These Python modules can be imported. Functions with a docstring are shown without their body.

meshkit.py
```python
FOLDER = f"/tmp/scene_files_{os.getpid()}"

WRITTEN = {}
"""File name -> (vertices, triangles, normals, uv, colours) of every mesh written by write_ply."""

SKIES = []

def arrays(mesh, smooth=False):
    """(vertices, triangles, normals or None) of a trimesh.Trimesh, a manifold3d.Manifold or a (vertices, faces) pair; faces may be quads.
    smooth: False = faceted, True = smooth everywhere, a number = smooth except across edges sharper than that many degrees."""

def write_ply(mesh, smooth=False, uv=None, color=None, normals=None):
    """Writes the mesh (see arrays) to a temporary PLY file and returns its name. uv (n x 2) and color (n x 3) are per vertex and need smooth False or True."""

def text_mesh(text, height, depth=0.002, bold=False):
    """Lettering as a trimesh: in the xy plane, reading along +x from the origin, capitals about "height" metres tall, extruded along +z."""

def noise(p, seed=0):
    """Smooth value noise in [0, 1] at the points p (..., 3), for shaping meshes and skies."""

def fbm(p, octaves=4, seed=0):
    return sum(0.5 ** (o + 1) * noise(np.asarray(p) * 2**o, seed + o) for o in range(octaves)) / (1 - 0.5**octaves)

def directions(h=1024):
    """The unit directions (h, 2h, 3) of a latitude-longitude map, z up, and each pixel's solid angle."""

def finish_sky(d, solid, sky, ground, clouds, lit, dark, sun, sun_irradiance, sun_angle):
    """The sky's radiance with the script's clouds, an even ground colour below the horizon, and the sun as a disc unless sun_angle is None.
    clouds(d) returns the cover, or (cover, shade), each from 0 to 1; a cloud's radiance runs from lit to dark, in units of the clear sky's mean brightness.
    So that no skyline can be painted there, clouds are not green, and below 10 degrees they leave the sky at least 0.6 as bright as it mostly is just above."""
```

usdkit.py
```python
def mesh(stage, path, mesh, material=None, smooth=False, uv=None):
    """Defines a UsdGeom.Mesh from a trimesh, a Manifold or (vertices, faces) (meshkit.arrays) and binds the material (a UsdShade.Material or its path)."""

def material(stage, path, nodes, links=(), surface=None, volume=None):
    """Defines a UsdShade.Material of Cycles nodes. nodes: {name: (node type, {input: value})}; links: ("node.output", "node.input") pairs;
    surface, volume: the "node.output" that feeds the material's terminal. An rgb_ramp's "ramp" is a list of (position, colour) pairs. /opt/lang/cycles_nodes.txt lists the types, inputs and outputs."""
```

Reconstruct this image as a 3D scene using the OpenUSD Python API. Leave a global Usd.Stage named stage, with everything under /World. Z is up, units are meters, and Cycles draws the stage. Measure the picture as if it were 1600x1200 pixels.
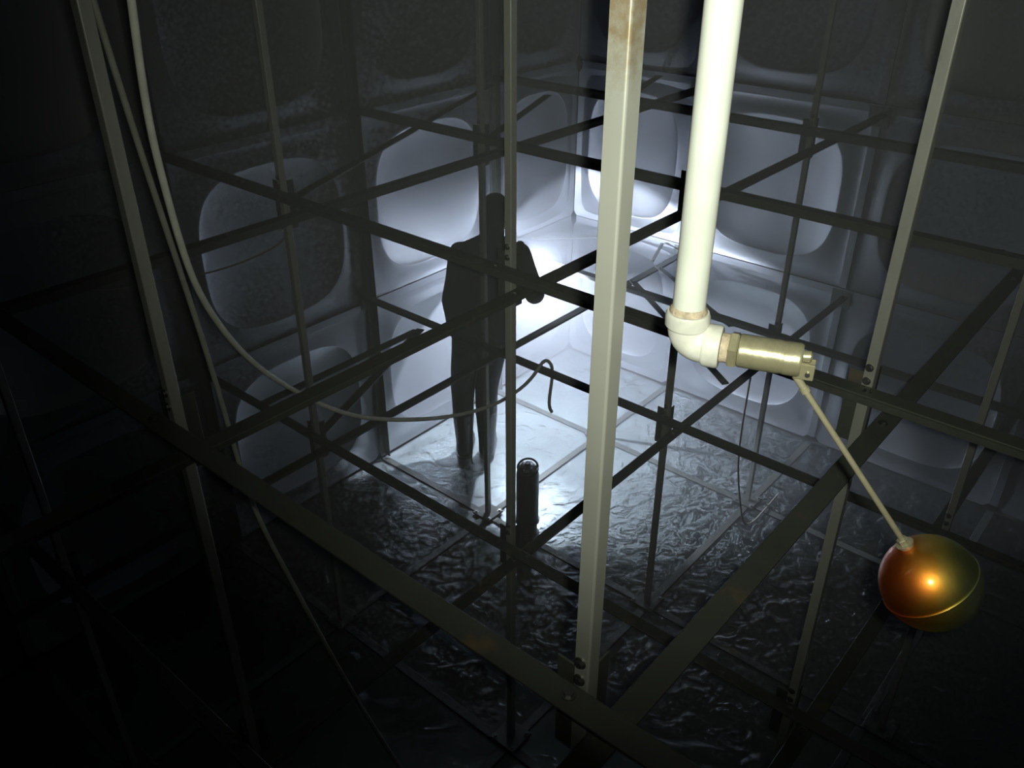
import math
import numpy as np
import trimesh
import manifold3d as m3
from shapely.geometry import Polygon
from pxr import Usd, UsdGeom, UsdLux, UsdShade, Gf, Sdf
import usdkit
from meshkit import noise, fbm

stage = Usd.Stage.CreateInMemory()
UsdGeom.SetStageUpAxis(stage, UsdGeom.Tokens.z)
UsdGeom.SetStageMetersPerUnit(stage, 1.0)
UsdGeom.Xform.Define(stage, '/World')
UsdGeom.Scope.Define(stage, '/World/Looks')
PI = math.pi

# ------------------------------------------------------------------ camera, lights, exposure
EYE = np.array([0.0, 0.0, 3.0])                      # at the open roof hatch of the tank, three metres above its floor
YAW, PITCH = math.radians(40.6), math.radians(30.4)
FOCAL_PX = 1350.0
FWD = np.array([math.cos(YAW) * math.cos(PITCH), math.sin(YAW) * math.cos(PITCH), -math.sin(PITCH)])
RIGHT = np.array([math.sin(YAW), -math.cos(YAW), 0.0])
UP = np.cross(RIGHT, FWD)
EXPOSURE = 0.0
HAZE = 0.25
LENS_GLOW = 950.0


def frame_matrix(x, y, z, o):
    return Gf.Matrix4d(*[*map(float, x), 0.0, *map(float, y), 0.0, *map(float, z), 0.0, *map(float, o), 1.0])


cam = UsdGeom.Camera.Define(stage, '/World/camera')
cam.CreateHorizontalApertureAttr(36.0)
cam.CreateVerticalApertureAttr(27.0)
cam.CreateFocalLengthAttr(36.0 * FOCAL_PX / 1600.0)
cam.CreateClippingRangeAttr((0.02, 100.0))
cam.CreateExposureAttr(EXPOSURE)
cam.AddTransformOp().Set(frame_matrix(RIGHT, UP, -FWD, EYE))


def spot(path, pos, direction, radius, power, color, cone, soft):
    d = np.asarray(direction, float); d /= np.linalg.norm(d)
    x = np.cross(d, [0, 0, 1.0]); x /= np.linalg.norm(x); y = np.cross(-d, x)
    L = UsdLux.SphereLight.Define(stage, path)
    L.CreateRadiusAttr(radius); L.CreateIntensityAttr(power); L.CreateColorAttr(Gf.Vec3f(*color)); L.CreateNormalizeAttr(True)
    s = UsdLux.ShapingAPI.Apply(L.GetPrim())
    s.CreateShapingConeAngleAttr(cone); s.CreateShapingConeSoftnessAttr(soft)
    L.AddTransformOp().Set(frame_matrix(x, y, -d, pos))
    return L


# the photographer's phone light beside the lens, and the worker's hand lamp (its housing is built below)
LAMP = np.array([3.535, 2.938, 1.130])
LAMP_AIM = np.array([4.020, 3.060, 0.264])
PHONE_AIM = FWD + RIGHT * 0.17 + UP * 0.28
spot('/World/phone_light', EYE + 0.03 * RIGHT + 0.015 * UP - 0.005 * FWD, PHONE_AIM, 0.009, 19.0, (0.95, 1.0, 0.82), 41.0, 1.0)
spot('/World/lamp_beam', LAMP + 0.05 * (LAMP_AIM - LAMP) / np.linalg.norm(LAMP_AIM - LAMP), LAMP_AIM - LAMP, 0.012, 112.0, (0.82, 0.92, 1.12), 75.0, 0.10)

# ------------------------------------------------------------------ materials


def mat(name, nodes, links, surface='p.BSDF', volume=None):
    return usdkit.material(stage, '/World/Looks/' + name, nodes, links, surface=surface, volume=volume)


def metal(name, base, rough, var=0.12, scale=5.0, bump=0.06, rust=None, stretch=(1, 1, 1), metallic=1.0, coat=0.0, rvar=0.15):
    b = np.array(base)
    nodes = {'tc': ('geometry', {}),
             'mp': ('mapping', {'scale': stretch}),
             'n': ('noise_texture', {'scale': scale, 'detail': 5.0, 'roughness': 0.6}),
             'r': ('rgb_ramp', {'ramp': [(0.25, tuple(b * (1 - var))), (0.5, tuple(b)), (0.8, tuple(np.minimum(b * (1 + var), 1)))]}),
             'n2': ('noise_texture', {'scale': scale * 4, 'detail': 6.0, 'roughness': 0.6}),
             'rr': ('map_range', {'from_min': 0.2, 'from_max': 0.8, 'to_min': rough * (1 - rvar), 'to_max': rough * (1 + rvar)}),
             'b': ('bump', {'strength': bump, 'distance': 0.01}),
             'p': ('principled_bsdf', {'metallic': metallic, 'coat_weight': coat})}
    links = [('tc.position', 'mp.vector'), ('mp.vector', 'n.vector'), ('mp.vector', 'n2.vector'), ('n.fac', 'r.fac'), ('n2.fac', 'rr.value'), ('n2.fac', 'b.height'),
             ('rr.result', 'p.roughness'), ('b.normal', 'p.normal')]
    if rust is None:
        links.append(('r.color', 'p.base_color'))
    else:
        colour, lo, hi, rs = rust
        nodes['n3'] = ('noise_texture', {'scale': rs, 'detail': 6.0, 'roughness': 0.65})
        nodes['rm'] = ('map_range', {'from_min': lo, 'from_max': hi, 'to_min': 0.0, 'to_max': 1.0, 'clamp': True})
        nodes['mx'] = ('mix_color', {'b': colour})
        nodes['mm'] = ('map_range', {'from_min': 0.0, 'from_max': 1.0, 'to_min': metallic, 'to_max': 0.15})
        links += [('mp.vector', 'n3.vector'), ('n3.fac', 'rm.value'), ('rm.result', 'mx.fac'), ('r.color', 'mx.a'), ('mx.result', 'p.base_color'), ('rm.result', 'mm.value'), ('mm.result', 'p.metallic')]
    return mat(name, nodes, links)


def plain(name, base, rough, var=0.15, scale=20.0, bump=0.1, **kw):
    b = np.array(base)
    return mat(name, {'tc': ('geometry', {}), 'n': ('noise_texture', {'scale': scale, 'detail': 5.0}),
                      'r': ('rgb_ramp', {'ramp': [(0.3, tuple(b * (1 - var))), (0.7, tuple(np.minimum(b * (1 + var), 1)))]}),
                      'b': ('bump', {'strength': bump, 'distance': 0.005}), 'p': ('principled_bsdf', {'roughness': rough, **kw})},
               [('tc.position', 'n.vector'), ('n.fac', 'r.fac'), ('r.color', 'p.base_color'), ('n.fac', 'b.height'), ('b.normal', 'p.normal')])


M = {}
M['panel'] = metal('panel_steel', (0.27, 0.279, 0.295), 0.46, 0.05, 2.0, 0.0, metallic=0.8, rvar=0.05)
M['floor'] = metal('floor_steel', (0.40, 0.41, 0.405), 0.33, 0.22, 2.5, 0.05, rust=((0.20, 0.17, 0.14), 0.58, 0.80, 3.0), metallic=0.5)
M['post'] = metal('post_steel', (0.44, 0.44, 0.40), 0.34, 0.10, 9.0, 0.08, rust=((0.26, 0.15, 0.05), 0.62, 0.72, 7.0), stretch=(1, 1, 0.35), metallic=0.35)
M['stained_post'] = mat('stained_post_steel', {
    'g': ('geometry', {}), 'mp': ('mapping', {'mapping_type': 'point', 'location': (-0.675 * 12, -0.45 * 12, -2.915 * 6.0), 'scale': (12.0, 12.0, 6.0)}),
    'sp': ('gradient_texture', {'gradient_type': 'spherical'}), 'n': ('noise_texture', {'scale': 45.0, 'detail': 6.0, 'roughness': 0.7}),
    'mu': ('math', {'math_type': 'multiply', 'value2': 1.0}), 'rm': ('map_range', {'from_min': 0.22, 'from_max': 0.46, 'to_min': 0.0, 'to_max': 0.7, 'clamp': True}),
    'n2': ('noise_texture', {'scale': 9.0, 'detail': 5.0}), 'r': ('rgb_ramp', {'ramp': [(0.25, (0.41, 0.41, 0.37)), (0.75, (0.48, 0.48, 0.44))]}),
    'mx': ('mix_color', {'b': (0.22, 0.13, 0.03)}), 'p': ('principled_bsdf', {'metallic': 0.35, 'roughness': 0.34})},
    [('g.position', 'mp.vector'), ('mp.vector', 'sp.vector'), ('g.position', 'n.vector'), ('g.position', 'n2.vector'), ('sp.fac', 'mu.value1'), ('n.fac', 'mu.value2'), ('mu.value', 'rm.value'),
     ('n2.fac', 'r.fac'), ('rm.result', 'mx.fac'), ('r.color', 'mx.a'), ('mx.result', 'p.base_color')])
M['bar'] = metal('bar_steel', (0.095, 0.10, 0.088), 0.55, 0.15, 9.0, 0.08, rust=((0.20, 0.13, 0.06), 0.60, 0.75, 6.0), metallic=0.35)
M['bolt'] = metal('bolt_steel', (0.25, 0.25, 0.24), 0.45, 0.1, 30.0, 0.03)
M['pipe'] = plain('white_paint', (0.78, 0.80, 0.74), 0.38, 0.08, 14.0, 0.1)
M['elbow'] = plain('white_fitting', (0.76, 0.75, 0.68), 0.45, 0.12, 40.0, 0.25)
M['tape'] = plain('thread_sealant', (0.55, 0.45, 0.33), 0.7, 0.3, 120.0, 0.4)
M['brass'] = metal('valve_brass', (0.50, 0.46, 0.30), 0.30, 0.12, 25.0, 0.05, metallic=0.55)
M['rod'] = metal('lever_brass', (0.46, 0.42, 0.29), 0.34, 0.15, 60.0, 0.1, metallic=0.3)
M['ball'] = mat('reflection_tinted_copper', {     # copper with its reflections painted in: orange cheek, yellow middle, olive side
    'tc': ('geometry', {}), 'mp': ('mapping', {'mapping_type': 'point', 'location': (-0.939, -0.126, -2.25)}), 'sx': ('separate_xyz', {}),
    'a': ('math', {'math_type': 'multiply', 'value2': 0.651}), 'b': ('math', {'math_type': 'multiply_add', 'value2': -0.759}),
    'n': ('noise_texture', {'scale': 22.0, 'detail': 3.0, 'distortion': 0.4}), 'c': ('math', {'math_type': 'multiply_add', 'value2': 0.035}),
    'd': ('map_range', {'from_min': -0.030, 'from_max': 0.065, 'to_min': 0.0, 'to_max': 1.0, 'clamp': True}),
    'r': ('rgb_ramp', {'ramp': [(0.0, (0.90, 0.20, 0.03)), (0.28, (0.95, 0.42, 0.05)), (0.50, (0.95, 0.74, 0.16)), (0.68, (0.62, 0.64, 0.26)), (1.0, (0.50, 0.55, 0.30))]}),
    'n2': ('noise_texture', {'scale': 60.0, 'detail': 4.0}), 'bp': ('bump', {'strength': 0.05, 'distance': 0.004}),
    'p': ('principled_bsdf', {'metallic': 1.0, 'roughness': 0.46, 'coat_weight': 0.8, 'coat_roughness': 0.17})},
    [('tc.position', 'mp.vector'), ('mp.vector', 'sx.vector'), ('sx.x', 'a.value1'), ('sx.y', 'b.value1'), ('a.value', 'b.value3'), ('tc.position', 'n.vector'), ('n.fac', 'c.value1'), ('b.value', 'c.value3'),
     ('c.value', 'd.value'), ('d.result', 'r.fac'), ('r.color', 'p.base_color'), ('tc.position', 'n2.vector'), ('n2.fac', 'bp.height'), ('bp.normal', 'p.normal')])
M['lit_hose'] = plain('lit_hose_rubber', (0.74, 0.74, 0.66), 0.55, 0.12, 30.0, 0.2)  # brighter copy of the hose rubber; phone light on it is in the colour
M['hose'] = plain('hose_rubber', (0.34, 0.34, 0.29), 0.6, 0.15, 30.0, 0.2)
M['cable'] = plain('cable_grey', (0.34, 0.33, 0.26), 0.6, 0.15, 30.0, 0.2)
M['dark_cable'] = plain('cable_black', (0.06, 0.06, 0.055), 0.6, 0.2, 30.0, 0.2)
M['pump'] = metal('pump_iron', (0.10, 0.105, 0.11), 0.34, 0.2, 18.0, 0.1, metallic=0.5, coat=0.4)
M['pump_trim'] = metal('pump_trim', (0.45, 0.46, 0.47), 0.22, 0.1, 30.0, 0.05)
M['cloth'] = plain('dark_jacket', (0.030, 0.034, 0.036), 0.85, 0.25, 60.0, 0.5)
M['trousers'] = plain('dark_trousers', (0.026, 0.028, 0.032), 0.85, 0.25, 60.0, 0.5)
M['rubber'] = plain('boot_rubber', (0.022, 0.028, 0.024), 0.32, 0.2, 25.0, 0.15)
M['skin'] = plain('skin', (0.42, 0.27, 0.19), 0.55, 0.1, 40.0, 0.15)
M['hair'] = plain('hair_black', (0.012, 0.011, 0.010), 0.6, 0.2, 200.0, 0.6)
M['eye'] = plain('eye_white', (0.7, 0.7, 0.68), 0.2, 0.02, 10.0, 0.0)
M['lamp_body'] = plain('lamp_plastic', (0.03, 0.03, 0.032), 0.4, 0.1, 30.0, 0.1)
M['lens'] = mat('lamp_lens', {'e': ('emission', {'color': (0.80, 0.92, 1.12), 'strength': LENS_GLOW})}, [], surface='e.emission')
M['ceiling'] = metal('roof_steel', (0.42, 0.42, 0.42), 0.45, 0.15, 4.0, 0.06)
M['water'] = mat('water_surface', {
    'tc': ('geometry', {}), 'mp': ('mapping', {'scale': (1.0, 1.0, 1.0)}),
    'n': ('noise_texture', {'scale': 11.0, 'detail': 4.0, 'roughness': 0.5, 'distortion': 0.8}),
    'b': ('bump', {'strength': 0.9, 'distance': 0.03}),
    'f': ('fresnel', {'IOR': 1.33}), 't': ('transparent_bsdf', {'color': (0.86, 0.90, 0.90)}), 'g': ('glossy_bsdf', {'color': (1, 1, 1), 'roughness': 0.03}),
    'm': ('mix_closure', {})},
    [('tc.position', 'n.vector'), ('n.fac', 'b.height'), ('b.normal', 'g.normal'), ('b.normal', 'f.normal'), ('f.fac', 'm.fac'), ('t.BSDF', 'm.closure1'), ('g.BSDF', 'm.closure2')], surface='m.closure')

M['haze'] = mat('damp_air', {
    'g': ('geometry', {}), 'sx': ('separate_xyz', {}), 'a': ('math', {'math_type': 'multiply', 'value2': 0.76}), 'b': ('math', {'math_type': 'multiply_add', 'value2': 0.65}),
    'd': ('map_range', {'range_type': 'smoothstep', 'from_min': 1.1, 'from_max': 2.3, 'to_min': 0.0, 'to_max': HAZE, 'clamp': True}),   # the spray hangs round the worker and thins out towards the hatch
    'v': ('principled_volume', {'color': (0.92, 0.95, 1.0), 'anisotropy': 0.0})},
    [('g.position', 'sx.vector'), ('sx.x', 'a.value1'), ('sx.y', 'b.value1'), ('a.value', 'b.value3'), ('b.value', 'd.value'), ('d.result', 'v.density')], surface=None, volume='v.volume')

# ------------------------------------------------------------------ helpers
taken = {}


def numbered(path):
    n = taken.get(path, 0); taken[path] = n + 1
    return path if n == 0 else f'{path}_{n:03d}'


def tag(prim, label=None, cat=None, group=None, kind=None):
    for k, v in (('label', label), ('category', cat), ('group', group), ('kind', kind)):
        if v:
            prim.SetCustomDataByKey(k, v)
    return prim


def thing(name, label, cat, loc=(0, 0, 0), group=None, kind=None):
    x = UsdGeom.Xform.Define(stage, numbered('/World/' + name))
    x.AddTranslateOp().Set(Gf.Vec3d(*map(float, loc)))
    p = tag(x.GetPrim(), label, cat, group, kind)
    BASE[str(p.GetPath())] = np.array(loc, float)
    return p


BASE = {}


def base_of(prim):
    return BASE['/'.join(str(prim.GetPath()).split('/')[:3])]


def part(name, mesh, material, parent, smooth=30, label=None):
    """One Mesh prim under parent; the mesh is given in world coordinates and moved to the thing's base."""
    if parent is None:
        path = numbered('/World/' + name); off = np.zeros(3)
    else:
        path = numbered(str(parent.GetPath()) + '/' + name); off = base_of(parent)
    if hasattr(mesh, 'to_mesh'):
        mm = mesh.to_mesh(); mesh = trimesh.Trimesh(mm.vert_properties[:, :3], mm.tri_verts, process=False)
    elif isinstance(mesh, tuple):
        mesh = trimesh.Trimesh(mesh[0], mesh[1], process=False)
    mesh = mesh.copy(); mesh.vertices = mesh.vertices - off
    prim = usdkit.mesh(stage, path, mesh, material, smooth=smooth).GetPrim()
    if parent is None:
        BASE[path] = np.zeros(3)
    if label:
        prim.SetCustomDataByKey('label', label)
    return prim


def box(x0, y0, z0, x1, y1, z1, bev=0.0):
    if bev <= 0:
        m = trimesh.creation.box((x1 - x0, y1 - y0, z1 - z0)); m.apply_translation(((x0 + x1) / 2, (y0 + y1) / 2, (z0 + z1) / 2)); return m
    pts = []
    for sx in (0, 1):
        for sy in (0, 1):
            for sz in (0, 1):
                c = np.array([(x0, x1)[sx], (y0, y1)[sy], (z0, z1)[sz]], float); s = np.array([1 - 2 * sx, 1 - 2 * sy, 1 - 2 * sz]) * bev
                for k in range(3):
                    q = c + s; q[k] = c[k]; pts.append(q)
    return trimesh.convex.convex_hull(np.array(pts))


def orient(m, o, x, y, z):
    T = np.eye(4); T[:3, 0], T[:3, 1], T[:3, 2], T[:3, 3] = x, y, z, o
    m.apply_transform(T)
    if np.linalg.det(T[:3, :3]) < 0:
        m.invert()
    return m


def profile(poly, p0, p1, xdir):
    """poly (in metres, drawn in the plane of xdir and the other normal) extruded from p0 to p1."""
    p0, p1 = np.array(p0, float), np.array(p1, float)
    z = p1 - p0; L = np.linalg.norm(z); z /= L
    x = np.array(xdir, float); x -= z * (x @ z); x /= np.linalg.norm(x); y = np.cross(z, x)
    return orient(trimesh.creation.extrude_polygon(poly, L, engine='earcut'), p0, x, y, z)


def angle_poly(w, t, sx=1, sy=1):
    r = t * 0.95
    arc = [(r - r * math.cos(a), r - r * math.sin(a)) for a in np.linspace(0, PI / 2, 6)]
    p = Polygon(arc + [(w - t * 0.2, 0), (w, t * 0.2), (w, t), (t, t), (t, w), (t * 0.2, w), (0, w - t * 0.2)])
    import shapely.affinity as A
    return A.scale(p, sx, sy, origin=(0, 0))


def flat_poly(w, t):
    return Polygon([(-w / 2, -t / 2), (w / 2, -t / 2), (w / 2, t / 2), (-w / 2, t / 2)]).buffer(-t * 0.25).buffer(t * 0.25, quad_segs=2)


def rod(p0, p1, r0, r1=None, n=16):
    p0, p1 = np.array(p0, float), np.array(p1, float)
    r1 = r0 if r1 is None else r1
    return lathe([(0, 0), (r0, 0), (r1, np.linalg.norm(p1 - p0)), (0, np.linalg.norm(p1 - p0))], p0, p1 - p0, n)


def lathe(prof, o, axis, n=32):
    m = trimesh.creation.revolve(np.array(prof, float), sections=n)
    z = np.array(axis, float); z /= np.linalg.norm(z)
    x = np.cross(z, [0.31, 0.2, 0.93]); x /= np.linalg.norm(x)
    return orient(m, np.array(o, float), x, np.cross(z, x), z)


def spline(pts, n):
    from scipy.interpolate import CubicSpline
    p = np.array(pts, float); s = np.r_[0, np.cumsum(np.linalg.norm(np.diff(p, axis=0), axis=1))]
    return CubicSpline(s, p)(np.linspace(0, s[-1], n))


def tube(pts, r, sides=10, cap=True):
    p = np.array(pts, float); k = len(p)
    t = np.gradient(p, axis=0); t /= np.linalg.norm(t, axis=1, keepdims=True)
    a = np.cross(t[0], [0.3, 0.5, 0.81]); a /= np.linalg.norm(a); A = [a]
    for i in range(1, k):
        a = A[-1] - t[i] * (A[-1] @ t[i]); A.append(a / np.linalg.norm(a))
    A = np.array(A); B = np.cross(t, A); th = np.arange(sides) * 2 * PI / sides
    v = (p[:, None] + r * (np.cos(th)[None, :, None] * A[:, None] + np.sin(th)[None, :, None] * B[:, None])).reshape(-1, 3)
    f = []
    for i in range(k - 1):
        for j in range(sides):
            a0, a1 = i * sides + j, i * sides + (j + 1) % sides
            f += [(a0, a1, a1 + sides), (a0, a1 + sides, a0 + sides)]
    if cap:
        v = np.vstack([v, p[0], p[-1]]); c0, c1 = len(v) - 2, len(v) - 1
        for j in range(sides):
            f += [(c0, (j + 1) % sides, j), (c1, (k - 1) * sides + j, (k - 1) * sides + (j + 1) % sides)]
    return trimesh.Trimesh(v, f, process=False)


def cat_(ms):
    return trimesh.util.concatenate(ms)


def bolt(o, axis, r=0.007, h=0.006):
    o = np.array(o, float); a = np.array(axis, float); a /= np.linalg.norm(a)
    m = trimesh.creation.cylinder(radius=r, height=h, sections=6)
    m.apply_translation((0, 0, h / 2))
    w = trimesh.creation.cylinder(radius=r * 1.5, height=0.002, sections=14); w.apply_translation((0, 0, 0.001))
    x = np.cross(a, [0.31, 0.2, 0.93]); x /= np.linalg.norm(x)
    return orient(cat_([m, w]), o, x, np.cross(a, x), a)


# ------------------------------------------------------------------ tank shell
GX = [0.664, 1.700, 2.727, 3.748]            # column lines
GY = [0.436, 1.482, 2.508]
X0, X1, Y0, Y1 = -1.40, 4.565, -1.65, 3.362   # inside faces of the walls
ZX = [X0, -0.37] + GX + [X1]
ZY = [Y0, -0.62] + GY + [Y1]
LEVELS = [0.0, 1.0, 2.0, 3.0]
TOP = 3.16


def pressed(w, h, depth=0.055, R=0.385, seg=56):
    """A pressed tank panel in the uv plane, w by h, bulging to -n: rim flange, slope, round bowl with a flat crown. Returns vertices (u, v, n)."""
    th = (np.arange(seg) + 0.5) * 2 * PI / seg
    sq = 1 / np.maximum(abs(np.cos(th)), abs(np.sin(th)))
    se = R / (abs(np.cos(th)) ** 3.2 + abs(np.sin(th)) ** 3.2) ** (1 / 3.2)
    rings = []
    def lvl(k):
        return -depth * np.clip(1 - k ** 2.6, 0, 1) ** 0.85
    for k in (0.20, 0.38, 0.54, 0.68, 0.79, 0.88, 0.94, 0.98, 1.0):
        rings.append((np.cos(th) * se * k, np.sin(th) * se * k, np.full(seg, lvl(k))))
    for k, dz in ((0.08, -0.001), (0.35, 0.006), (0.65, 0.012), (0.88, 0.004), (1.0, 0.0)):
        rr = se + (0.5 * sq - se) * k
        rings.append((np.cos(th) * rr, np.sin(th) * rr, np.full(seg, -dz)))
    v = [(0.0, 0.0, lvl(0.0))]; f = []
    for cx, cy, cz in rings:
        v += list(zip(cx, cy, cz))
    n = len(rings)
    for j in range(seg):
        f.append((0, 1 + j, 1 + (j + 1) % seg))
    for i in range(n - 1):
        for j in range(seg):
            a, b = 1 + i * seg + j, 1 + i * seg + (j + 1) % seg
            f += [(a, a + seg, b), (b, a + seg, b + seg)]
    v = np.array(v); v[:, 0] *= w; v[:, 1] *= h
    # snap the outer ring's corners into a full rectangle
    return v, np.array(f)


def wall(name, label, axis, face, inward, cells, visible):
    """axis 'x': the wall runs along x at y = face; axis 'y': along y at x = face. inward: +1/-1 direction of the interior."""
    t = thing(name, label, None, kind='structure')
    for i in range(len(cells) - 1):
        for k in range(3):
            a0, a1, z0, z1 = cells[i] + 0.004, cells[i + 1] - 0.004, LEVELS[k] + 0.004, LEVELS[k + 1] - 0.004
            v, f = pressed(a1 - a0, z1 - z0, seg=64 if visible else 32)
            a, z, n = v[:, 0] + (a0 + a1) / 2, v[:, 1] + (z0 + z1) / 2, face + inward * v[:, 2]
            vv = np.stack([a, n, z], 1) if axis == 'x' else np.stack([n, a, z], 1)
            m = trimesh.Trimesh(vv, f, process=False)
            want = np.array([0, inward, 0]) if axis == 'x' else np.array([inward, 0, 0])
            if m.face_normals[0] @ want < 0:
                m.invert()
            part('panel', m, M['panel'], t, smooth=14)
    lo, hi = cells[0], cells[-1]

    def slab(a0, a1, z0, z1, d0, d1, bev=0.0015):
        n0, n1 = sorted((face + inward * d0, face + inward * d1))
        return box(a0, n0, z0, a1, n1, z1, bev) if axis == 'x' else box(n0, a0, z0, n1, a1, z1, bev)
    for z in LEVELS[1:3]:
        part('seam_strip', slab(lo + 0.03, hi - 0.03, z - 0.022, z + 0.022, 0.001, 0.008), M['panel'], t, smooth=20)
    for a in cells[1:-1]:
        for k in range(3):
            part('seam_strip', slab(a - 0.022, a + 0.022, LEVELS[k] + (0.024 if k else 0.03), LEVELS[k + 1] - 0.024, 0.001, 0.008), M['panel'], t, smooth=20)
    part('top_flange', slab(lo, hi, LEVELS[3], TOP, -0.02, 0.0, 0.0), M['panel'], t, smooth=20)
    part('backing', slab(lo, hi, -0.02, TOP, -0.10, -0.08, 0.0), M['bar'], t)
    return t


wall('wall_left', 'pressed stainless tank wall left of the lit far corner', 'x', Y1, -1, ZX, True)
wall('wall_right', 'pressed stainless tank wall right of the lit far corner', 'y', X1, -1, ZY, True)
wall('wall_front', 'pressed stainless tank wall behind the photographer on the right', 'x', Y0, 1, ZX, False)
wall('wall_back', 'pressed stainless tank wall behind the photographer on the left', 'y', X0, 1, ZY, False)

fl = thing('floor', 'wet stainless tank floor of welded plates', None, kind='structure')
for i in range(len(ZX) - 1):
    for j in range(len(ZY) - 1):
        a0, a1, b0, b1 = ZX[i] + 0.002, ZX[i + 1] - 0.002, ZY[j] + 0.002, ZY[j + 1] - 0.002
        n = 20
        g = np.linspace(0, 1, n + 1); uu, vv = np.meshgrid(g, g, indexing='ij')
        P = np.stack([a0 + uu * (a1 - a0), b0 + vv * (b1 - b0), 0 * uu], -1)
        edge = np.minimum(np.minimum(uu, 1 - uu), np.minimum(vv, 1 - vv))
        P[..., 2] = -0.012 + (0.004 * (fbm(P * [3, 3, 1], 3, 5) - 0.5)) * np.clip(edge * 8, 0, 1)
        idx = np.arange((n + 1) ** 2).reshape(n + 1, n + 1)
        q = np.stack([idx[:-1, :-1], idx[1:, :-1], idx[1:, 1:], idx[:-1, 1:]], -1).reshape(-1, 4)
        part('floor_plate', trimesh.Trimesh(P.reshape(-1, 3), np.vstack([q[:, [0, 1, 2]], q[:, [0, 2, 3]]]), process=False), M['floor'], fl, smooth=True)
for a in ZX[1:-1]:
    part('seam_strip', box(a - 0.02, Y0 + 0.03, -0.0115, a + 0.02, Y1 - 0.03, -0.001, 0.0015), M['bar'], fl, smooth=20)
for b in ZY[1:-1]:
    for i in range(len(ZX) - 1):
        part('seam_strip', box(ZX[i] + 0.024, b - 0.02, -0.0115, ZX[i + 1] - 0.024, b + 0.02, -0.001, 0.0015), M['bar'], fl, smooth=20)
part('underside', box(X0 - 0.05, Y0 - 0.05, -0.06, X1 + 0.05, Y1 + 0.05, -0.03), M['bar'], fl)

# shallow rinse water: a rippled sheet a centimetre deep
n1, n2 = 240, 200
gx, gy = np.meshgrid(np.linspace(X0 + 0.005, X1 - 0.005, n1), np.linspace(Y0 + 0.005, Y1 - 0.005, n2), indexing='ij')
P = np.stack([gx, gy, 0 * gx], -1)
P[..., 2] = -0.0055 + 0.004 * (fbm(np.stack([gx * 5, gy * 5, 0 * gx], -1), 3, 3) - 0.5)
idx = np.arange(n1 * n2).reshape(n1, n2)
q = np.stack([idx[:-1, :-1], idx[1:, :-1], idx[1:, 1:], idx[:-1, 1:]], -1).reshape(-1, 4)
w = part('water', trimesh.Trimesh(P.reshape(-1, 3), np.vstack([q[:, [0, 1, 2]], q[:, [0, 2, 3]]]), process=False), M['water'], None, smooth=True)
tag(w, 'thin rippled rinse water glinting across the tank floor', 'water', kind='stuff')

hz = part('haze', box(X0 + 0.0005, Y0 + 0.0005, -0.0008, X1 - 0.0005, Y1 - 0.0005, TOP - 0.0005), M['haze'], None, smooth=False)
tag(hz, 'thin spray mist hanging in the air around the worker', 'haze', kind='stuff')

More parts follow.
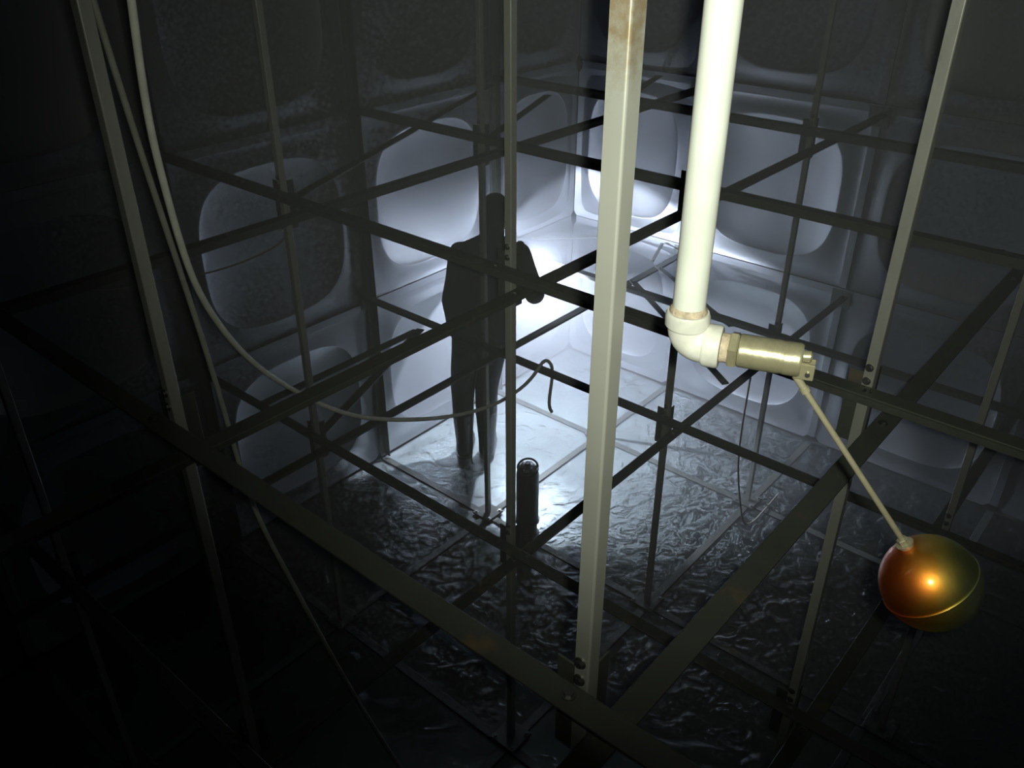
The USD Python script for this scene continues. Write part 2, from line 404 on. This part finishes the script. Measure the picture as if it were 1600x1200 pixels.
# roof with the open hatch around the camera
ce = thing('ceiling', 'steel tank roof with an open square hatch', None, kind='structure')
HX0, HX1, HY0, HY1 = -0.55, 0.45, -0.5, 0.42
for nm, b in (('roof_sheet', (X0, Y0, HX0, Y1)), ('roof_sheet', (HX1, Y0, X1, Y1)), ('roof_sheet', (HX0, Y0, HX1, HY0)), ('roof_sheet', (HX0, HY1, HX1, Y1))):
    part(nm, box(b[0], b[1], TOP + 0.001, b[2], b[3], TOP + 0.02), M['ceiling'], ce)
for nm, b in (('hatch_rim', (HX0 - 0.03, HY0 - 0.03, HX0, HY1 + 0.03)), ('hatch_rim', (HX1, HY0 - 0.03, HX1 + 0.03, HY1 + 0.03)), ('hatch_rim', (HX0, HY0 - 0.03, HX1, HY0)), ('hatch_rim', (HX0, HY1, HX1, HY1 + 0.03))):
    part(nm, box(b[0], b[1], TOP + 0.021, b[2], b[3], TOP + 0.12, 0.003), M['ceiling'], ce)

# ------------------------------------------------------------------ frame: posts, tie bars, braces
PW, PT = 0.0235, 0.0035
BW, BT = 0.045, 0.004
ZA = {1: 2.045, 2: 1.045}      # tie bars running along y (nearest wall to far left wall)
ZB = {1: 1.960, 2: 0.960}      # tie bars running along x


def post(x, y, label, reach=0.055):
    t = thing('support_post', label, 'post', (x, y, 0), group=None)
    part('upright', profile(angle_poly(PW, PT), (x, y, 0.010), (x, y, TOP - 0.001), (1, 0, 0)), M['stained_post' if 'rust' in label else 'post'], t, smooth=25)
    part('base_plate', box(x - 0.045, y - 0.045, -0.0005, x + 0.075, y + 0.075, 0.0095, 0.002), M['bar'], t)
    for dx, dy in ((-0.03, -0.03), (0.06, -0.03), (0.06, 0.06), (-0.03, 0.06)):
        part('bolt', bolt((x + dx, y + dy, 0.010), (0, 0, 1), 0.008, 0.008), M['bolt'], t)
    for l in (1, 2):
        # cleat under each crossing, with the bolts that hold the two tie bars
        za, zb = ZA[l], ZB[l]
        part('cleat', box(x + PT + 0.0005, y + PT + 0.0005, zb - 0.045, x + PT + 0.004, y + reach, za + 0.045, 0.001), M['bar'], t)
        part('cleat', box(x + PT + 0.0045, y + PT + 0.0005, zb - 0.045, x + 0.055, y + PT + 0.004, za + 0.045, 0.001), M['bar'], t)
        for s in (0.016, -0.016):
            part('bolt', bolt((x - 0.0001, y + 0.014, za + 0.045 + s), (-1, 0, 0), 0.006, 0.006), M['bolt'], t)
    return t


POSTS = {
    (0, 0): 'bright foreground steel post just left of the white pipe, rust stained near its top',
    (1, 0): 'grey post on the right, behind the float arm',
    (2, 0): 'thin dim post at the far right edge, beyond the float ball',
    (0, 1): 'dim grey post at the left, beside the two hanging hoses',
    (1, 1): 'slim dark post standing in front of the worker on his right side',
    (2, 1): 'dark post seen just behind the white pipe and its elbow',
    (3, 1): 'dark post right of the valve end, nearest the right wall',
    (0, 2): 'barely lit post at the lower left, close to the left wall',
    (1, 2): 'faint post at the upper left, between the hoses and the lit wall panels',
    (2, 2): 'dark post over the back of the worker, just left of the slim post',
    (3, 2): 'hidden dark post behind the bright foreground post, nearest the far corner',
}
SHIFT = {(2, 0): (0.02, -0.072), (1, 1): (0.025, 0.0), (1, 0): (0.0, 0.012), (0, 1): (0.012, 0.0)}
for (i, j), lab in POSTS.items():
    sx, sy = SHIFT.get((i, j), (0, 0))
    post(GX[i] + sx, GY[j] + sy, lab, 0.022 if (i, j) == (2, 0) else 0.055)


def tie_bar(name, p0, p1, xdir, label, sx=1, sy=1):
    t = thing(name, label, 'bar', tuple(p0))
    part('angle', profile(angle_poly(BW, BT, sx, sy), p0, p1, xdir), M['bar'], t, smooth=25)
    d = np.array(p1, float) - np.array(p0, float); L = np.linalg.norm(d); d /= L
    return t, d


HEIGHT = {1: 'upper', 2: 'lower'}
A_SAY = {0: 'nearest line', 1: 'line of the slim middle post', 2: 'line of the post behind the worker', 3: 'line next to the right wall'}
B_SAY = {0: 'nearest line', 1: 'line of the slim middle post', 2: 'line next to the left wall'}
for l in (1, 2):
    for i, x in enumerate(GX):
        z = ZA[l]
        lab = {(0, 1): 'upper tie bar sloping down right to meet the foreground post near the bottom',
               (1, 1): 'upper tie bar crossing the view from upper left past the elbow to the right edge',
               (2, 1): 'upper tie bar that crosses above the head of the worker towards the pipe',
               (3, 1): 'upper tie bar high up in the dark, nearest the right wall',
               (0, 2): 'lower tie bar in the dark at the bottom left, nearest the hatch',
               (1, 2): 'lower tie bar crossing the lit floor left of the feet of the worker',
               (2, 2): 'lower tie bar with a hose draped on it, right of the worker',
               (3, 2): 'lower tie bar nearest the right wall, running behind the elbow'}[(i, l)]
        # outer corner at the post's face, one leg down, one leg towards -x
        t, d = tie_bar('tie_bar', (x - 0.003, Y0 + 0.012, z + 0.02), (x - 0.003, Y1 - 0.012, z + 0.02), (-1, 0, 0), lab, 1, -1)
        for yy in GY:
            part('bolt', bolt((x - 0.024, yy + 0.014, z + 0.0205), (0, 0, 1), 0.007, 0.006), M['bolt'], t)
        for yy, s in ((Y1 - 0.0085, -1), (Y0 + 0.0085, 1)):
            part('end_plate', box(x - 0.06, min(yy, yy + s * 0.003), z - 0.05, x + 0.05, max(yy, yy + s * 0.003), z + 0.05, 0.001), M['bar'], t)
    for j, y in enumerate(GY):
        z = ZB[l]
        lab = {(0, 1): 'upper tie bar rising right from the bottom of the foreground post, under the float arm',
               (1, 1): 'upper tie bar rising to the right through the middle, over the lit far corner',
               (2, 1): 'upper tie bar just above the head of the worker, along the left wall',
               (0, 2): 'lower tie bar in the dark at the bottom right, below the float ball',
               (1, 2): 'lower tie bar rising to the right over the wet floor, behind the foreground post',
               (2, 2): 'lower tie bar crossing behind the back of the worker, along the left wall'}[(j, l)]
        t, d = tie_bar('tie_bar', (X0 + 0.012, y - 0.003, z + 0.02), (X1 - 0.012, y - 0.003, z + 0.02), (0, 0, -1), lab, 1, -1)
        for xx in GX:
            part('bolt', bolt((xx + 0.014, y - 0.024, z + 0.0205), (0, 0, 1), 0.007, 0.006), M['bolt'], t)
        for xx, s in ((X1 - 0.0085, -1), (X0 + 0.0085, 1)):
            part('end_plate', box(min(xx, xx + s * 0.003), y - 0.06, z - 0.05, max(xx, xx + s * 0.003), y + 0.05, z + 0.05, 0.001), M['bar'], t)


def brace(p0, p1, label, w=0.042):
    t = thing('brace', label, 'brace', tuple(p0))
    part('flat_bar', profile(flat_poly(w, 0.006), p0, p1, np.cross(np.array(p1, float) - p0, [0, 0, 1.0])), M['bar'], t, smooth=25)
    for p in (p0, p1):
        d = np.array(p1, float) - p0; d /= np.linalg.norm(d)
        q = np.array(p, float) + d * (0.03 if p is p0 else -0.03)
        nrm = np.cross(np.cross(d, [0, 0, 1.0]), d); nrm /= np.linalg.norm(nrm)
        part('bolt', bolt(q + nrm * 0.0031, nrm, 0.008, 0.006), M['bolt'], t)
    return t


brace((1.735, 2.545, 2.003), (3.72, 3.33, 2.003), 'diagonal flat brace rising right from the dim upper left post to the left wall')
brace((2.765, 2.545, 2.003), (3.71, 2.93, 2.003), 'short diagonal flat brace rising right from the post above the worker')
brace((3.79, 2.545, 2.003), (4.535, 2.76, 2.003), 'short diagonal flat brace high up between foreground post and white pipe')
brace((1.735, 2.545, 1.003), (2.70, 2.93, 1.003), 'diagonal flat brace low on the left, pointing at the back of the worker')
brace((1.735, 2.96, 0.985), (2.70, 2.96, 0.985), 'level flat brace low on the left, parallel to the left wall', 0.05)
brace((4.05, 3.335, 1.003), (4.535, 2.85, 1.003), 'short level brace cutting across the lit far corner')
brace((3.93, 2.460, 1.003), (3.22, 1.475, 1.003), 'diagonal flat brace running down right into the pipe elbow', 0.036)
brace((4.20, 2.460, 1.0031), (3.765, 1.74, 1.0031), 'short flat brace disappearing behind the pipe just above the elbow', 0.032)
brace((4.235, 2.520, 1.003), (4.535, 2.635, 1.003), 'thin stub brace at the right wall, left of the pipe', 0.020)

# wall posts where the frame meets the left wall, and at the corner
for x, lab in ((2.727, 'dark wall upright at the left edge of the brightly lit panels'), (3.748, 'wall upright on the lit left wall behind the worker'), (1.700, 'wall upright in the dark on the left wall')):
    t = thing('wall_upright', lab, 'upright', (x, Y1, 0))
    part('channel', profile(angle_poly(0.040, 0.004), (x + 0.02, Y1 - 0.010, 0.012), (x + 0.02, Y1 - 0.010, 2.99), (-1, 0, 0)), M['bar'], t, smooth=25)
    for z in (0.25, 0.75, 1.25, 1.75, 2.25, 2.75):
        part('bolt', bolt((x, Y1 - 0.0141, z), (0, -1, 0), 0.007, 0.006), M['bolt'], t)

# ------------------------------------------------------------------ inlet pipe and float valve
PX, PY, PZ = 0.826, 0.437, 2.524          # centre of the elbow
VA = math.radians(-70.0)
VD = np.array([math.cos(VA), math.sin(VA), 0.0])
C = np.array([PX, PY, PZ])
t = thing('inlet_pipe', 'white painted water pipe coming down from the roof to an elbow', 'pipe', (PX, PY, PZ))
part('pipe', lathe([(0, 0), (0.0192, 0), (0.0192, 0.60), (0, 0.60)], C + [0, 0, 0.030], (0, 0, 1), 40), M['pipe'], t, smooth=40)
arc = [C + [0, 0, 0.029]] + [C + np.array([0, 0, 0.020]) + 0.020 * ((1 - math.cos(a)) * VD + np.array([0, 0, -math.sin(a)])) for a in np.linspace(0, PI / 2, 12)] + [C + 0.030 * VD]
part('elbow', tube(np.array(arc), 0.0222, 32), M['elbow'], t, smooth=50)
part('socket', lathe([(0.0195, 0), (0.0238, 0.0), (0.0262, 0.003), (0.0262, 0.016), (0.0244, 0.0195), (0.0195, 0.0195)], C + [0, 0, 0.020], (0, 0, 1), 40), M['elbow'], t, smooth=40)
part('sealant', lathe([(0.0193, 0), (0.0222, 0.0), (0.0215, 0.004), (0.0193, 0.007)], C + [0, 0, 0.040], (0, 0, 1), 40), M['tape'], t, smooth=60, label='brownish sealant at the pipe joint')
part('socket', lathe([(0.010, 0), (0.0240, 0.0), (0.0258, 0.003), (0.0258, 0.017), (0.0245, 0.020), (0.010, 0.020)], C + 0.022 * VD, VD, 40), M['elbow'], t, smooth=40)

V0 = C + 0.0425 * VD
t = thing('float_valve', 'brass float valve on the white elbow, with thin lever arm and copper ball', 'float valve', V0)
part('nipple', lathe([(0, 0), (0.0175, 0), (0.0175, 0.012), (0, 0.012)], V0, VD, 32), M['tape'], t, smooth=40)
part('nut', lathe([(0, 0), (0.0205, 0), (0.0225, 0.002), (0.0225, 0.009), (0.0205, 0.011), (0, 0.011)], V0 + 0.009 * VD, VD, 6), M['brass'], t, smooth=25)
part('body', lathe([(0, 0), (0.0190, 0.0), (0.0198, 0.002), (0.0198, 0.046), (0.0192, 0.048), (0.0192, 0.051), (0.0198, 0.053), (0.0198, 0.068), (0.0180, 0.071), (0, 0.071)], V0 + 0.0205 * VD, VD, 48), M['brass'], t, smooth=35)
VE = V0 + 0.0920 * VD                       # the valve's outer end
SIDE = np.array([-VD[1], VD[0], 0.0])
piv = V0 + 0.084 * VD + np.array([0, 0, -0.016])
BALL = np.array([0.939, 0.126, 2.250]); BR = 0.0592
ad = BALL - piv; ad /= np.linalg.norm(ad)
def obox(o, x, y, z, sx, sy, sz):
    return orient(box(-sx / 2, -sy / 2, -sz / 2, sx / 2, sy / 2, sz / 2, min(sx, sy, sz) * 0.2), o, x, y, z)
ZUP = np.array([0, 0, 1.0])
for s in (-1, 1):
    part('lug', obox(VE + 0.004 * VD + s * 0.007 * SIDE + np.array([0, 0, -0.010]), VD, SIDE, ZUP, 0.022, 0.004, 0.020), M['brass'], t)
part('pivot_pin', rod(VE + 0.008 * VD - 0.012 * SIDE + np.array([0, 0, -0.012]), VE + 0.008 * VD + 0.012 * SIDE + np.array([0, 0, -0.012]), 0.0028), M['bolt'], t)
part('outlet', lathe([(0, 0), (0.007, 0), (0.007, 0.008), (0.0045, 0.010), (0, 0.010)], VE + np.array([0, 0, 0.006]), VD, 16), M['brass'], t)
part('lever_head', cat_([rod(piv + ad * 0.006, piv + ad * 0.030, 0.0046), trimesh.convex.convex_hull(np.vstack([rod(piv + ad * 0.024, piv + ad * 0.030, 0.0058).vertices]))]), M['rod'], t)
part('lever_arm', rod(piv + ad * 0.030, BALL - ad * (BR + 0.012), 0.0037, n=14), M['rod'], t, smooth=60)
part('arm_nut', lathe([(0, 0), (0.0065, 0), (0.0072, 0.001), (0.0072, 0.008), (0.0065, 0.009), (0, 0.009)], BALL - ad * (BR + 0.013), ad, 6), M['rod'], t, smooth=25)
ang = np.linspace(0, PI, 40)
prof = [(BR * math.sin(a), -BR * math.cos(a)) for a in ang]
prof[0] = (0, -BR); prof[-1] = (0, BR)
ball = part('float_ball', lathe(prof, BALL, ad, 72), M['ball'], t, smooth=True, label='hollow copper ball, orange and olive reflections painted on its two sides')
th = np.linspace(0, 2 * PI, 73)
e1 = np.cross(ad, [0.2, 0.1, 0.97]); e1 /= np.linalg.norm(e1); e2 = np.cross(ad, e1)
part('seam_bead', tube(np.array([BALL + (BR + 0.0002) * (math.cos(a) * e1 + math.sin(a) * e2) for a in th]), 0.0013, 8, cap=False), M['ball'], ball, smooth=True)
part('boss', lathe([(0, 0), (0.011, 0), (0.009, 0.005), (0.007, 0.008), (0, 0.008)], BALL - ad * (BR + 0.0055), ad, 24), M['rod'], ball, smooth=30)

# ------------------------------------------------------------------ hoses and cables
def hose(name, label, cat, pts, r, m, n=90, sides=10, group=None, part_name='tube'):
    t = thing(name, label, cat, pts[0], group)
    part(part_name, tube(spline(pts, n), r, sides), m, t, smooth=True)
    return t


t = hose('hose', 'pale hose hanging almost straight down at the left, in front of the curved one', 'hose',
         [(0.735, 1.600, 3.150), (0.765, 1.614, 2.816), (0.817, 1.639, 2.416), (0.910, 1.713, 1.830), (0.911, 1.654, 1.567), (0.924, 1.600, 1.425), (0.955, 1.451, 1.103), (0.999, 1.283, 0.777), (1.06, 1.10, 0.40), (1.16, 0.92, 0.09), (1.32, 0.85, 0.022), (1.50, 0.92, 0.018)], 0.0065, M['hose'])
t = hose('hose', 'pale hose sagging in a long curve from the upper left past the worker', 'hose',
         [(0.795, 1.545, 3.150), (0.808, 1.563, 2.816), (0.819, 1.611, 2.587), (0.837, 1.636, 2.439), (0.878, 1.680, 2.245), (0.968, 1.762, 2.058), (1.106, 1.865, 1.856), (1.269, 1.950, 1.668),
          (1.461, 2.003, 1.480), (1.683, 2.047, 1.322), (1.887, 2.068, 1.214), (2.142, 2.100, 1.102), (2.514, 2.122, 1.035), (2.655, 2.124, 1.080), (2.705, 2.124, 1.106), (2.748, 2.124, 1.075), (2.764, 2.124, 0.98), (2.772, 2.126, 0.80)], 0.0078, M['lit_hose'], 150)
hose('cable', 'thin slack cable strung across the dark left wall', 'cable', [(1.258, 3.345, 1.600), (1.298, 3.300, 1.590), (1.505, 3.202, 1.582), (1.626, 2.952, 1.660), (1.774, 2.712, 1.783), (1.680, 2.545, 1.925)], 0.0036, M['cable'])
hose('cable', 'thin cable trailing down to the wet floor at the right of the foreground post', 'cable', [(3.44, 1.455, 0.955), (3.40, 1.44, 0.75), (3.39, 1.42, 0.45), (3.43, 1.39, 0.20), (3.50, 1.38, 0.06), (3.58, 1.376, 0.022), (3.70, 1.378, 0.012), (3.80, 1.381, 0.012), (3.91, 1.385, 0.012)], 0.0045, M['cable'])
hose('cable', 'thin dark cable hanging from the lower tie bar to the left leg of the worker', 'cable', [(2.62, 2.47, 0.965), (2.66, 2.53, 0.80), (2.78, 2.66, 0.50), (2.90, 2.78, 0.22), (2.98, 2.86, 0.05), (3.01, 2.88, 0.016)], 0.0045, M['dark_cable'])

# ------------------------------------------------------------------ submersible pump
QX, QY = 2.735, 2.240
t = thing('submersible_pump', 'dark wet upright submersible pump standing on the floor below the worker', 'pump', (QX, QY, 0.0))
part('motor_housing', lathe([(0, 0.115), (0.055, 0.115), (0.058, 0.120), (0.058, 0.400), (0.0545, 0.412), (0.0545, 0.425), (0.050, 0.430), (0, 0.430)], (QX, QY, 0), (0, 0, 1), 40), M['pump'], t, smooth=35)
part('strainer', lathe([(0, 0.007), (0.060, 0.007), (0.064, 0.012), (0.064, 0.020), (0.052, 0.026), (0.052, 0.098), (0.064, 0.104), (0.064, 0.1145), (0, 0.1145)], (QX, QY, 0), (0, 0, 1), 40), M['pump'], t, smooth=35)
part('top_cover', lathe([(0, 0.4305), (0.047, 0.4305), (0.047, 0.440), (0.036, 0.452), (0.014, 0.456), (0.014, 0.470), (0, 0.470)], (QX, QY, 0), (0, 0, 1), 40), M['pump'], t, smooth=35)
for k in range(6):
    a = k * PI / 3 + 0.3
    part('bolt', bolt((QX + 0.041 * math.cos(a), QY + 0.041 * math.sin(a), 0.4405), (0, 0, 1), 0.006, 0.009), M['pump_trim'], t)
hp = [(QX + 0.040 * math.cos(a) * 0.9, QY - 0.040 * math.cos(a) * 0.9, 0.440 + 0.055 * math.sin(a)) for a in np.linspace(0, PI, 15)]
part('handle', tube(np.array(hp), 0.0055, 10), M['pump_trim'], t, smooth=True, label='bright bent carrying handle')
part('outlet', rod((QX + 0.05, QY + 0.012, 0.36), (QX + 0.105, QY + 0.03, 0.36), 0.018, 0.016, 20), M['pump'], t)

# ------------------------------------------------------------------ the worker
HEAD_AZ = math.radians(37.0)
WF = np.array([math.cos(HEAD_AZ), math.sin(HEAD_AZ), 0.0]); WR = np.array([WF[1], -WF[0], 0.0])
WB = np.array([3.117, 2.950, 0.0])


def W(r, f, z):
    return WB + r * WR + f * WF + np.array([0, 0, z])


BALLV = trimesh.creation.icosphere(2).vertices


def hull(*sph):
    """Convex hull of spheres or ellipsoids given as (r, f, z, radius[, (kr, kf, kz)])."""
    pts = []
    for q in sph:
        k = q[4] if len(q) > 4 else (1, 1, 1)
        pts.append(np.array(q[:3]) + BALLV * q[3] * np.array(k))
    return m3.Manifold.hull_points(np.vstack(pts))


def chain(*sph):
    return [hull(a, b) for a, b in zip(sph[:-1], sph[1:])]


def blend(pieces, edge, it=12):
    man = m3.Manifold.batch_boolean(pieces, m3.OpType.Add)
    man = man.refine_to_length(edge)
    mm = man.to_mesh(); t_ = trimesh.Trimesh(mm.vert_properties[:, :3], mm.tri_verts, process=True)
    trimesh.smoothing.filter_taubin(t_, lamb=0.5, nu=0.53, iterations=it)
    v = t_.vertices
    t_.vertices = WB + v[:, :1] * WR + v[:, 1:2] * WF + v[:, 2:] * [0, 0, 1.0]
    if t_.volume < 0:
        t_.invert()
    return t_


def hand(wr, fw, up, side, curl, palm=0.082):
    """Spheres of a hand: wrist wr, fw = wrist-to-knuckle direction, up = back of the hand, side = towards the thumb."""
    wr, fw, up, side = (np.array(q, float) for q in (wr, fw, up, side))
    out = [hull((*(wr), 0.027), (*(wr + fw * palm * 0.95 + side * 0.026), 0.0145), (*(wr + fw * palm * 0.86 - side * 0.030), 0.0135), (*(wr + fw * 0.03 + side * 0.022), 0.018), (*(wr + fw * 0.03 - side * 0.022), 0.017))]
    for k, (off, ln, rr) in enumerate(((0.029, 0.90, 0.0088), (0.0095, 1.0, 0.0092), (-0.0105, 0.93, 0.0088), (-0.029, 0.74, 0.0078))):
        p = wr + fw * palm * (1.0 if k < 3 else 0.9) + side * off
        d, pts = fw.copy(), [(*(p - fw * 0.02), rr * 1.05), (*p, rr * 1.05)]
        for seg, c in zip((0.042, 0.027, 0.021), curl):
            ca, sa = math.cos(c), math.sin(c); n = -up
            perp = n - d * (n @ d); perp /= np.linalg.norm(perp)
            d = d * ca + perp * sa
            p = p + d * seg * ln; rr *= 0.94
            pts.append((*p, rr))
        out += chain(*pts)
    p = wr + fw * 0.022 + side * 0.026
    q = p + side * 0.028 + fw * 0.022 - up * 0.016; q2 = q + fw * 0.030 - up * 0.014 - side * 0.004; q3 = q2 + fw * 0.020 - up * 0.014 - side * 0.012
    out += chain((*p, 0.0135), (*q, 0.0118), (*q2, 0.0105), (*q3, 0.0092))
    return out


SHL, SHR = (-0.060, 0.0, 1.285), (0.250, 0.0, 1.285)
ELL, ELR = (-0.118, 0.00, 1.010), (0.335, -0.03, 1.075)
WRL, WRR = (-0.112, 0.055, 0.780), (0.290, 0.205, 1.050)
HIPL, HIPR = (-0.040, 0.0, 0.84), (0.105, 0.0, 0.84)
KNL, KNR = (-0.078, 0.025, 0.46), (0.062, 0.030, 0.46)
ANL, ANR = (-0.072, -0.015, 0.10), (0.062, -0.005, 0.10)
HC = np.array([0.122, 0.020, 1.485])          # head centre

wk = thing('worker', 'person in dark jacket and boots seen from behind, lighting the far corner', 'person', WB)
e = (1, 1, 1)
body = []
body.append(hull((0.05, 0.0, 0.90, 0.115, (1.25, 0.85, 1)), (0.085, 0.0, 1.14, 0.115, (1.2, 0.9, 1))))
body.append(hull((0.085, 0.0, 1.14, 0.115, (1.2, 0.9, 1)), (-0.02, 0.0, 1.27, 0.05), (0.20, 0.0, 1.27, 0.05), (0.095, 0.01, 1.32, 0.065)))
body += chain((0.095, 0.0, 1.33, 0.062), (0.112, 0.012, 1.41, 0.052))
body += chain((*SHL, 0.052), (*ELL, 0.040), (*WRL, 0.026)) + chain((*SHR, 0.052), (*ELR, 0.040), (*WRR, 0.026))
body += chain((*HIPL, 0.082), (*KNL, 0.054), (*ANL, 0.038)) + chain((*HIPR, 0.082), (*KNR, 0.054), (*ANR, 0.038))
for an in (ANL, ANR):
    body.append(hull((an[0], an[1] - 0.03, 0.045, 0.034), (an[0], an[1] + 0.02, 0.055, 0.036), (an[0] + 0.005, an[1] + 0.15, 0.035, 0.028)))
# head: skull, jaw, brow, nose, lips, ears
h = HC
body.append(hull((h[0], h[1] - 0.012, h[2] + 0.030, 0.080, (0.92, 1.12, 0.98)), (h[0], h[1] + 0.035, h[2] - 0.050, 0.052, (1, 0.95, 1)), (h[0], h[1] + 0.058, h[2] - 0.078, 0.026, (1.2, 1, 0.9))))
body.append(hull((h[0], h[1] + 0.084, h[2] + 0.008, 0.009), (h[0], h[1] + 0.104, h[2] - 0.026, 0.011), (h[0] - 0.012, h[1] + 0.086, h[2] - 0.032, 0.007), (h[0] + 0.012, h[1] + 0.086, h[2] - 0.032, 0.007)))
body.append(hull((h[0] - 0.034, h[1] + 0.068, h[2] + 0.020, 0.010), (h[0] + 0.034, h[1] + 0.068, h[2] + 0.020, 0.010)))
body.append(hull((h[0] - 0.020, h[1] + 0.076, h[2] - 0.054, 0.006), (h[0] + 0.020, h[1] + 0.076, h[2] - 0.054, 0.006), (h[0], h[1] + 0.082, h[2] - 0.053, 0.007)))
for s in (-1, 1):
    body.append(hull((h[0] + s * 0.076, h[1] - 0.006, h[2] + 0.014, 0.013, (0.5, 1, 1.3)), (h[0] + s * 0.074, h[1] + 0.002, h[2] - 0.020, 0.009, (0.6, 1, 1.2))))
fwR = np.array([-0.05, 0.97, 0.24]); fwR /= np.linalg.norm(fwR)
body += hand(WRR, fwR, (1, 0.05, 0), (0, -0.24, 0.97), (0.50, 0.95, 0.90))
fwL = np.array([0.05, 0.16, -1.0]); fwL /= np.linalg.norm(fwL)
upL = np.array([-1.0, 0.0, -0.05]); upL -= fwL * (upL @ fwL); upL /= np.linalg.norm(upL)
body += hand(WRL, fwL, upL, np.cross(fwL, upL), (0.25, 0.45, 0.35))
part('body', blend(body, 0.009, 10), M['skin'], wk, smooth=True)
# jacket
jk = [hull((0.040, 0.0, 0.80, 0.118, (1.30, 0.95, 0.6)), (0.060, 0.0, 1.00, 0.125, (1.22, 0.92, 1)), (0.088, -0.005, 1.17, 0.135, (1.22, 0.92, 1))),
      hull((0.088, -0.005, 1.17, 0.135, (1.22, 0.92, 1)), (-0.030, 0.0, 1.285, 0.062), (0.215, 0.0, 1.285, 0.062), (0.10, -0.01, 1.335, 0.078))]
jk += chain((*SHL, 0.062), (*ELL, 0.055), (WRL[0], WRL[1] - 0.006, WRL[2] + 0.03, 0.042)) + chain((*SHR, 0.062), (*ELR, 0.055), (WRR[0], WRR[1] - 0.03, WRR[2] - 0.004, 0.040))
jk += chain((-0.030, 0, 1.285, 0.062), (*SHL, 0.062)) + chain((0.215, 0, 1.285, 0.062), (*SHR, 0.062))
jm = blend(jk, 0.014, 14)
nv = jm.vertex_normals
jm.vertices = jm.vertices + nv * (0.010 * (fbm(jm.vertices * [14, 14, 7], 3, 11) - 0.5))[:, None]
jacket = part('jacket', jm, M['cloth'], wk, smooth=True)
part('collar', blend([hull((0.102, -0.012, 1.372, 0.066, (1.05, 1, 0.5)), (0.112, 0.0, 1.415, 0.060, (1.02, 1, 0.35)))], 0.012, 6), M['cloth'], jacket, smooth=True)
part('hem', blend([hull((0.040, 0.0, 0.755, 0.124, (1.28, 0.95, 0.12)), (0.041, 0.0, 0.785, 0.124, (1.28, 0.95, 0.12)))], 0.014, 4), M['cloth'], jacket, smooth=True)
# trousers
tr = [hull((0.045, 0.0, 0.90, 0.112, (1.25, 0.92, 0.8)), (-0.035, 0.0, 0.80, 0.092), (0.105, 0.0, 0.80, 0.092))]
tr += chain((-0.035, 0, 0.80, 0.092), (*KNL, 0.068), (ANL[0], ANL[1], 0.26, 0.060)) + chain((0.105, 0, 0.80, 0.092), (*KNR, 0.068), (ANR[0], ANR[1], 0.26, 0.060))
tm = blend(tr, 0.014, 12)
tm.vertices = tm.vertices + tm.vertex_normals * (0.010 * (fbm(tm.vertices * [16, 16, 8], 3, 12) - 0.5))[:, None]
part('trousers', tm, M['trousers'], wk, smooth=True)
for an, kn in ((ANL, KNL), (ANR, KNR)):
    bt = [hull((an[0] + 0.1 * (kn[0] - an[0]), an[1], 0.30, 0.064, (1, 1, 0.3)), (an[0], an[1], 0.11, 0.050)),
          hull((an[0], an[1] - 0.02, 0.060, 0.050, (0.95, 1, 0.9)), (an[0], an[1] + 0.01, 0.11, 0.050), (an[0] + 0.004, an[1] + 0.06, 0.062, 0.045)),
          hull((an[0], an[1] - 0.02, 0.050, 0.050, (0.95, 1, 0.9)), (an[0] + 0.004, an[1] + 0.155, 0.042, 0.036, (1.15, 1, 0.95)))]
    bo = part('boot', blend(bt, 0.011, 10), M['rubber'], wk, smooth=True)
    part('sole', blend([hull((an[0], an[1] - 0.025, 0.013, 0.048, (0.95, 1, 0.24)), (an[0] + 0.004, an[1] + 0.155, 0.012, 0.040, (1.15, 1, 0.24)))], 0.012, 4), M['rubber'], bo, smooth=True)
# hair, eyes
part('hair', blend([hull((h[0], h[1] - 0.022, h[2] + 0.040, 0.086, (0.95, 1.08, 0.98)), (h[0], h[1] - 0.045, h[2] - 0.020, 0.058, (1.10, 0.9, 1)), (h[0], h[1] + 0.030, h[2] + 0.078, 0.045, (1.2, 1, 0.8)))], 0.010, 6), M['hair'], wk, smooth=True)
for s in (-1, 1):
    ey = trimesh.creation.icosphere(2, 0.0105); ey.apply_translation(W(h[0] + s * 0.030, h[1] + 0.066, h[2] + 0.004))
    part('eye', ey, M['eye'], wk, smooth=True)

# pistol-grip hand lamp in the right hand
ld = LAMP_AIM - LAMP; ld /= np.linalg.norm(ld)
gs = np.array([0, -0.24, 0.97]); gs /= np.linalg.norm(gs)
g0 = np.array(WRR) + fwR * 0.086 + np.array([-0.040, 0.004, 0])
lx = np.cross(ZUP, ld); lx /= np.linalg.norm(lx)
ly = np.cross(ld, lx)
t = thing('hand_lamp', 'black hand lamp held out by the worker, throwing a white beam at the corner', 'lamp', LAMP)
part('grip', rod(W(*(g0 - gs * 0.060)), W(*(g0 + gs * 0.062)), 0.0100, 0.0100, 20), M['lamp_body'], t)
part('housing', lathe([(0, 0), (0.022, 0), (0.027, 0.006), (0.030, 0.075), (0.042, 0.105), (0.042, 0.122), (0.038, 0.122), (0.037, 0.116), (0, 0.116)], LAMP - ld * 0.128, ld, 36), M['lamp_body'], t, smooth=35)
part('lens', lathe([(0, 0), (0.036, 0)] + [(0.036 * math.cos(a), 0.036 * math.sin(a)) for a in np.linspace(0.05, 1.5, 12)] + [(0, 0.036)], LAMP - ld * 0.0115, ld, 36), M['lens'], t, smooth=35)
part('switch', obox(LAMP - ld * 0.09 + ly * 0.031, ld, lx, ly, 0.022, 0.010, 0.005), M['pump_trim'], t)
